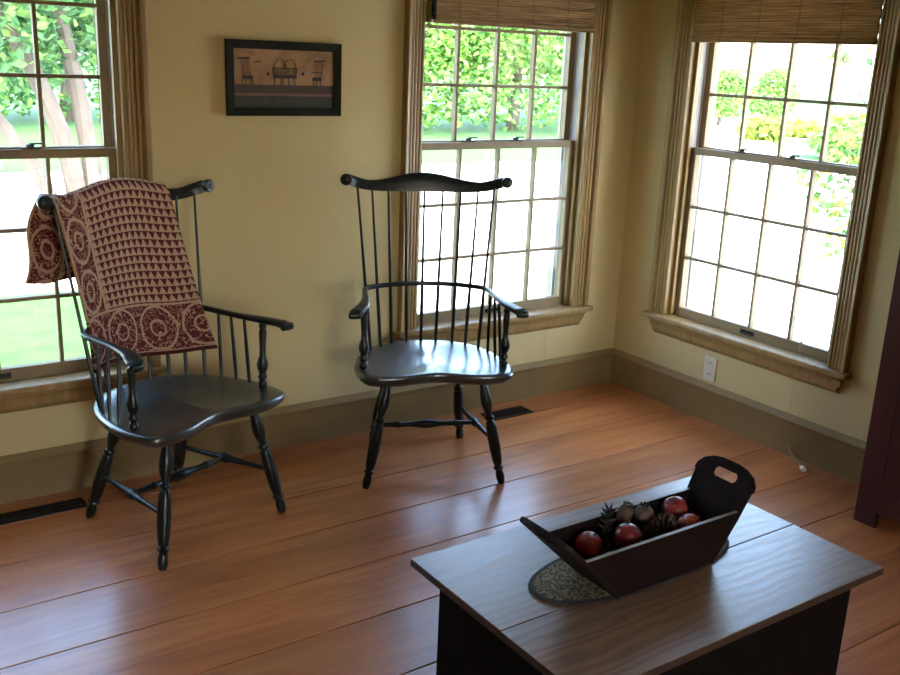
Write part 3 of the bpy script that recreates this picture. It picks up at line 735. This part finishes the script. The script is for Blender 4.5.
for s in (-1, 1):
    # end board in its own plane: local u across (y), v up the slope
    tip = Vector((s * tipx[s], 0, tipz[s])); bot = Vector((s * hb[s], 0, .0)); vd = (tip - bot); Lh = vd.length; vd.normalize(); ud = Vector((0, 1, 0)); nd = vd.cross(ud) * (-s)
    def wid(v): return wb + (wt + .004 - wb) * min(1, v / (Lh * .59)) + .008 * max(0, v / Lh - .59)
    ol = []
    for v in (0, .25, .5, .78): ol.append((wid(v * Lh), v * Lh))
    ol += [(.090, Lh * .80), (.088, Lh * .86), (.074, Lh * .93), (.050, Lh * .98), (.022, Lh)]
    ol = [(x, y) for x, y in ol] + [(-x, y) for x, y in ol[::-1]]
    hole = [(.030, .80), (.036, .83), (.036, .87), (.030, .90), (-.030, .90), (-.036, .87), (-.036, .83), (-.030, .80)]
    hole = [(x, v * Lh) for x, v in hole]
    bm = bmesh.new(); vo_ = [bm.verts.new(bot + ud * x + vd * y) for x, y in ol]; vh = [bm.verts.new(bot + ud * x + vd * y) for x, y in hole]
    es = [bm.edges.new((L_[i], L_[(i + 1) % len(L_)])) for L_ in (vo_, vh) for i in range(len(L_))]
    bmesh.ops.triangle_fill(bm, edges=es, use_beauty=True, use_dissolve=False)
    # drop any face filled inside the hand hole
    for f in list(bm.faces):
        c = f.calc_center_median() - bot; v_ = c.dot(vd); x_ = c.y
        if abs(x_) < .029 and .805 * Lh < v_ < .895 * Lh: bm.faces.remove(f)
    geo = bmesh.ops.extrude_face_region(bm, geom=list(bm.faces)); 
    for v in [g for g in geo['geom'] if isinstance(g, bmesh.types.BMVert)]: v.co += nd * .011
    bmesh.ops.recalc_face_normals(bm, faces=bm.faces)
    me = bpy.data.meshes.new('end_board'); bm.to_mesh(me); bm.free(); me.materials.append(M['tray'])
    o = bpy.data.objects.new('end_board', me); S.collection.objects.link(o); o.parent = root
    bv = o.modifiers.new('bevel', 'BEVEL'); bv.width = .0015; bv.segments = 2; bv.limit_method = 'ANGLE'

# ---------------------------------------------------------------- fruit and pods in the trough
def apple(x, y, z, r, tilt, label, mt):
    root = empty('apple', (x, y, z)); root.rotation_euler = tilt; tag(root, label, 'apple', 'red apples in the dough trough')
    def fn(d): return 1 - .16 * max(0, d.z) ** 6 - .10 * max(0, -d.z) ** 6 + .02 * math.sin(5 * math.atan2(d.y, d.x)) * max(0, -d.z)
    MB().ball((0, 0, 0), r, 24, 16, (1, 1, .92), fn=lambda d: 1 - .13 * math.exp(-((1 - d.z) / .04)) - .08 * math.exp(-((1 + d.z) / .08))).build('fruit', M[mt], root, angle=80)
    MB().sweep([(0, 0, r * .70), (.001, 0, r * .9), (.004, .001, r * 1.08)], [.0012, .001, .0014], n=6).build('stem', M['twig'], root)
zf = BZ
apple(-1.994, -1.980, zf + .084, .0315, (.3, .2, 0), 'dark red apple nearest the left end of the trough', 'apple')
apple(-1.912, -2.020, zf + .100, .0330, (.5, -.3, 1), 'large red apple in the middle of the trough, against the near side', 'apple')
apple(-1.716, -1.979, zf + .104, .0330, (-.4, .3, 2), 'red apple highest up by the far side, nearest the right handle', 'apple')
apple(-1.738, -2.045, zf + .096, .0290, (.4, .5, 3), 'small orange-red apple right of the pinecone', 'apple2')
# pinecone
root = empty('pinecone', (-1.812, -2.012, zf + .092)); root.rotation_euler = (.9, .35, .4); tag(root, 'brown pinecone lying between the two red apples', 'pinecone')
b = MB(); b.lathe((0, 0, -.036), (0, 0, .036), [(0, .006), (.3, .016), (.7, .013), (1, .003)], 10)
for k in range(64):
    t = k / 63; z = -.034 + .070 * t; r = .033 * math.sin(PI * (.18 + .72 * (1 - t))) ; a = k * 2.39996
    d = Vector((math.cos(a), math.sin(a), .35 + .5 * t)).normalized(); c = Vector((0, 0, z)); s_ = d.cross(Vector((0, 0, 1))).normalized(); u_ = s_.cross(d)
    p = c + d * r; w_ = .0075
    b.add([c + s_ * .003, c - s_ * .003, p - s_ * w_ - u_ * .001, p + d * .004, p + s_ * w_ - u_ * .001, p + u_ * .004, c + u_ * .003], [(0, 1, 2, 3, 4), (6, 0, 4, 5), (1, 6, 5, 2), (2, 5, 3), (3, 5, 4)])
b.build('scales', M['cone'], root, smooth=False)
# brown seed head behind the cone
root = empty('dried_seed_head', (-1.815, -1.972, zf + .114)); tag(root, 'round tan dried seed head behind the pinecone', 'seed pod')
rs = random.Random(5); b = MB(); b.ball((0, 0, 0), .024, 18, 12, (1, 1, .85), fn=lambda d: 1 + .10 * math.sin(9 * math.atan2(d.y, d.x)))
b.build('husk', M['pod'], root, angle=80)
b = MB()
for k in range(7): a = k / 7 * 2 * PI; b.sweep([(0.004 * math.cos(a), .004 * math.sin(a), .018), (.010 * math.cos(a), .010 * math.sin(a), .026), (.013 * math.cos(a), .013 * math.sin(a), .024)], [.002, .0018, .001], n=5)
b.build('crown', M['twig'], root)
# upright cylindrical pod
root = empty('poppy_pod', (-1.877, -1.968, zf + .118)); root.rotation_euler = (.15, .15, 0); tag(root, 'upright dark brown poppy pod by the far trough side', 'seed pod')
MB().lathe((0, 0, -.03), (0, 0, .034), [(0, .004), (.15, .010), (.4, .017), (.7, .019), (.85, .016), (.92, .012), (1, .013)], 14).build('capsule', M['cone'], root, angle=60)
b = MB()
for k in range(9): a = k / 9 * 2 * PI; b.sweep([(0, 0, .034), (.008 * math.cos(a), .008 * math.sin(a), .035), (.012 * math.cos(a), .012 * math.sin(a), .037)], [.003, .003, .0015], [.0015, .0015, .001], n=6)
b.build('cap', M['twig'], root)
# spiky star pod sprig
root = empty('spiky_sprig', (-1.930, -1.972, zf + .130)); tag(root, 'dark spiky dried sprig poking up behind the apples', 'dried sprig')
b = MB(); b.sweep([(0, 0, -.06), (-.002, .001, -.03), (-.004, 0, .018)], .0022, n=6)
rs = random.Random(11)
for k in range(34):
    z = -.045 + .068 * k / 33; a = k * 2.4; L = .015 + rs.random() * .012
    c = Vector((-.002, 0, z)); d = Vector((math.cos(a), math.sin(a), .5)).normalized(); b.sweep([c, c + d * L * .6, c + d * L + Vector((0, 0, .003))], [.0036, .0030, .0008], n=5)
b.build('spikes', M['twig'], root)
# grey-green small pod at near-left, plus loose potpourri
root = empty('grey_pod', (-1.995, -2.052, zf + .084)); root.rotation_euler = (0, 1.2, .6); tag(root, 'small grey-green seed pod by the near side, left end', 'seed pod')
MB().lathe((0, 0, -.018), (0, 0, .018), [(0, .002), (.2, .010), (.5, .014), (.8, .010), (1, .002)], 12).build('shell', M['silver'], root)
b = MB(); rs = random.Random(21)
b.box(BX - .135, BX + .195, BY - .058, BY + .058, zf + .012, zf + .058)
for k in range(560):
    x = BX + rs.uniform(-.165, .205); y = BY + rs.uniform(-.056, .056); z = zf + .055 + rs.random() * .022 + (.016 if x > BX + .12 else 0)
    d = Vector((rs.uniform(-1, 1), rs.uniform(-1, 1), rs.uniform(-.5, .8))).normalized(); L = rs.uniform(.006, .014); c = Vector((x, y, z))
    b.sweep([c - d * L, c, c + d * L], [.001, rs.uniform(.003, .007), .001], [.001, .002, .001], n=5)
tag(b.build('potpourri', M['moss']), 'loose dark dried potpourri filling the bottom of the trough', 'potpourri', kind='stuff')

# ---------------------------------------------------------------- outside
GZ = -.45
def poly(name, pts, z, mt, label, cat, th=.05):
    b = MB(); b.prism(pts, z - th, z); return tag(b.build(name, M[mt], smooth=False), label, cat, kind='structure')
poly('ground_lawn', [(-60, .16), (70, .16), (90, 90), (-60, 90)], GZ, 'grass', 'green lawn spreading outside the windows', 'lawn', .3)
poly('ground_side_lawn', [(.16, -40), (90, -40), (90, .159), (.16, .159)], GZ, 'grass', 'green lawn outside the right window', 'lawn', .3)
poly('driveway', [(-30, 5.2), (-1.0, 4.9), (.2, 3.6), (.9, 1.2), (1.0, -12), (24.0, -12), (19.0, 6.5), (15.3, 9.8), (21, 15.5), (19, 19), (11.5, 12.3), (3.2, 12.6), (-30, 15.5)], GZ + .012, 'asphalt', 'broad pale sunlit driveway outside the windows', 'driveway', .02)
poly('street', [(18.5, 19.5), (21.5, 16), (45, 10), (48, 14), (34, 22), (24, 26)], GZ + .011, 'asphalt', 'pale street beyond the lawn', 'street', .02)
poly('ground_rear', [(-60, -60), (90, -60), (90, -40.01), (-60, -40.01)], GZ - .02, 'grass', 'lawn far behind the house', 'lawn', .3)
poly('ground_left', [(-60, -40), (-6.5, -40), (-6.5, .15), (-60, .15)], GZ - .01, 'grass', 'lawn beyond the left wall', 'lawn', .3)
poly('ground_behind', [(-6.45, -40), (.15, -40), (.15, -6.5), (-6.45, -6.5)], GZ - .01, 'grass', 'lawn behind the rear wall', 'lawn', .3)

def leaves(b, centre, rad, n, size, rs, mi=0, shell=.45):
    for _ in range(n):
        d = Vector((rs.gauss(0, 1), rs.gauss(0, 1), rs.gauss(0, 1))).normalized(); r = shell + (1 - shell) * rs.random() ** .6
        p = Vector(centre) + Vector((d.x * rad[0], d.y * rad[1], d.z * rad[2])) * r
        a = Vector((rs.uniform(-1, 1), rs.uniform(-1, 1), rs.uniform(-.8, .5))).normalized(); c = a.cross(Vector((rs.uniform(-1, 1), rs.uniform(-1, 1), rs.uniform(-1, 1)))).normalized()
        nn = a.cross(c); s = size * rs.uniform(.6, 1.3)
        b.add([p, p + a * s * .5 + c * s * .32 + nn * s * .08, p + a * s, p + a * s * .5 - c * s * .32 + nn * s * .08], [(0, 1, 2, 3)], mi)
def tree(name, x, y, label, cat, blobs, trunk, leaf, lsize, seed, tr=.12, group=None):
    rs = random.Random(seed); root = empty(name, (x, y, GZ)); tag(root, label, cat, group)
    b = MB()
    for pts, r0, r1 in trunk:
        sp = spline([Vector(p) for p in pts], 4); k = len(sp); b.sweep(sp, [r0 + (r1 - r0) * i / (k - 1) for i in range(k)], n=9)
    b.build('stems', M['bark'], root)
    b = MB()
    for c, rad, n in blobs: leaves(b, c, rad, n, lsize, rs)
    b.build('foliage', M[leaf], root, smooth=False, recalc=False)
    return root
# big multi-stem tree outside the left window
rs = random.Random(2)
bl = []
for (cx_, cy_, cz_, r) in [(-.9, 0, 2.2, 1.0), (.2, .3, 2.45, 1.1), (-1.7, .6, 2.0, .9), (-.5, -.6, 3.0, 1.1), (.8, 0, 3.2, 1.1), (-1.4, 0, 3.3, 1.2), (.9, .8, 2.3, .8), (-2.4, .2, 2.9, 1.0), (-.2, 1.0, 2.0, .8)]:
    bl.append(((cx_, cy_, cz_), (r, r, r * .62), 1100))
tree('multi_stem_tree', -1.05, 6.6, 'leafy multi-stemmed tree close outside the left window', 'tree', bl,
     [([(.15, 0, 0), (-.05, 0, 1.2), (-.55, .1, 2.4), (-1.2, .2, 3.6)], .11, .05), ([(.30, 0, 0), (.18, .05, 1.4), (-.05, 0, 2.6), (-.2, 0, 3.8)], .10, .05),
      ([(.45, .05, 0), (.55, .1, 1.5), (.55, .1, 2.6), (.9, .2, 3.8)], .12, .06), ([(.0, 0, 0), (-.35, -.1, .9), (-1.1, -.2, 1.9), (-1.9, -.2, 2.8)], .08, .04)], 'leaf2', .12, 5)
# line of trees beyond the driveway, seen through the middle window and left window
spots = [(-9, 24, 3.4, 'leaf2', 'wide green tree far beyond the left window'), (-4.5, 23, 3.2, 'leaf', 'bright green tree far left beyond the driveway'), (-.5, 22, 3.2, 'leaf2', 'green tree beyond the driveway behind the multi-stemmed tree'),
         (7.2, 22.5, 3.6, 'leaf', 'bright green tree beyond the lawn, left in the middle window'), (11.2, 20.0, 3.3, 'leaf', 'bright green tree beyond the lawn, centre of the middle window'),
         (14.6, 19.6, 3.4, 'leaf', 'bright green tree beyond the lawn, right in the middle window'), (19.5, 22.0, 3.6, 'leaf', 'bright green tree far off behind the middle window trees'),
         (3.0, 23.5, 3.3, 'leaf2', 'cool green tree hidden left of the middle window')]
for i, (x, y, r, lf, lb) in enumerate(spots):
    rs = random.Random(40 + i); bl = []
    for k in range(9):
        a = k * 2.4; q = r * .55 * (k / 9) ** .5
        bl.append(((q * math.cos(a), q * math.sin(a), 1.3 + r * .85 + rs.uniform(-.45, .55) * r), (r * .52, r * .52, r * .40), 950))
    bl.append(((0, 0, 1.3), (r * .98, r * .98, 1.25), 1500))
    tree('shade_tree', x, y, lb, 'tree', bl, [([(0, 0, 0), (.1, 0, 1.6), (0, .1, r * 1.2)], .20, .10), ([(.05, 0, 1.4), (.7, .2, r)], .10, .05)], lf, .21, 60 + i, group='trees beyond the driveway')
# trees and shrubs seen through the right window
far = [(24.9, 20.7, 1.0, 'leaf', 'round green tree far off, left in the right window'), (27.9, 20.9, 1.0, 'leaf', 'smaller green tree beside the round one, right window'), (33.5, 18.4, 2.0, 'leaf2', 'slender green tree far off at the right edge, right window')]
for i, (x, y, r, lf, lb) in enumerate(far):
    bl = [((0, 0, .35 + r * .6), (r, r, r * .62), 1300), ((.2 * r, 0, .35 + r * 1.2), (r * .7, r * .7, r * .5), 700)]
    tree('far_tree', x, y, lb, 'tree', bl, [([(0, 0, 0), (0, 0, r * .6), (.1, 0, r * 1.3)], .09, .04)], lf, .20, 80 + i, group='far trees in the right window')
for i, (x, y, r, hh_, lb, lf) in enumerate([(20.9, 15.6, .72, .62, 'rounded yellow-green shrub left in the right window', 'leaf3'), (23.6, 16.2, .85, .42, 'low yellow shrub centre in the right window', 'leaf3'),
                                            (17.9, 10.6, .95, .85, 'broad green shrub at the right side of the right window', 'leaf'), (22.9, 13.9, .9, .75, 'yellow-green shrub behind the broad one', 'leaf3')]):
    rs = random.Random(90 + i); root = empty('shrub', (x, y, GZ)); tag(root, lb, 'shrub', 'shrubs on the far lawn')
    b = MB(); leaves(b, (0, 0, hh_ * .55), (r, r, hh_ * .6), 900, .22, rs); b.build('foliage', M[lf], root, smooth=False, recalc=False)
    b = MB(); b.sweep([(0, 0, 0), (0, 0, hh_)], [.06, .03], n=7); b.sweep([(0, 0, .1), (r * .4, 0, hh_ * .7)], [.04, .02], n=6); b.build('stems', M['bark'], root)
# young tree close to the right window
def q_(x, y, z, r, n): return ((x, y, z), (r, r, r * .8), n)
tree('young_tree', 3.5, 1.12, 'young leafy tree close outside the right window', 'tree',
     [q_(-.05, .10, 1.36, .16, 60), q_(.05, -.02, 1.30, .17, 60), q_(-.10, .26, 1.22, .12, 34), q_(.0, .12, 1.08, .17, 70), q_(.05, .0, .92, .15, 60), q_(-.05, .02, .72, .13, 40), q_(.0, .25, 1.0, .09, 16),
      q_(.05, -.05, 1.6, .18, 40), q_(0, .22, 2.12, .10, 12), q_(.05, .32, 2.16, .05, 4), q_(.1, -.15, 2.1, .22, 60), q_(.1, -.1, 2.6, .35, 90)],
     [([(.12, -.22, 0), (.10, -.14, .7), (.05, -.03, 1.3), (.1, -.12, 2.6)], .020, .009), ([(.07, -.06, 1.1), (-.04, .10, 1.3), (-.1, .25, 1.38)], .009, .004), ([(.09, -.10, .85), (.02, .06, 1.0)], .008, .004), ([(.08, -.06, 1.7), (.02, .2, 2.1), (.04, .34, 2.17)], .008, .003)], 'leaf4', .085, 17)
# low grey steps/bench boards seen through left window, teal shed and small house
root = empty('grey_bench', (-1.9, 12.4, GZ)); tag(root, 'long low grey slatted bench beyond the driveway, left window', 'bench')
for k in range(3):
    b = MB(); b.box(-3.0, 1.3, k * .25, k * .25 + .12, .12 + k * .24, .24 + k * .24); b.build('slat', M['steps'], root, bevel=.01)
for x in (-2.7, -.8, 1.0):
    b = MB(); b.box(x, x + .1, .0, .7, 0, .70); b.build('support', M['steps'], root)
root = empty('garden_shed', (4.9, 17.4, GZ)); root.rotation_euler.z = .5; tag(root, 'low teal garden shed before the trees, middle window', 'shed')
b = MB(); b.box(-1.6, 1.0, 0, 1.6, 0, .9); b.build('walls', M['shed'], root)
b = MB(); b.add([(-1.7, -.1, .9), (1.1, -.1, .9), (1.1, 1.7, .9), (-1.7, 1.7, .9), (-1.7, .8, 1.25), (1.1, .8, 1.25)], [(0, 1, 5, 4), (2, 3, 4, 5), (0, 4, 3), (1, 2, 5), (0, 3, 2, 1)]); b.build('roof', M['roof'], root, smooth=False)
b = MB(); b.box(-.5, .2, -.02, 0, 0, .75); b.build('door', M['house'], root)
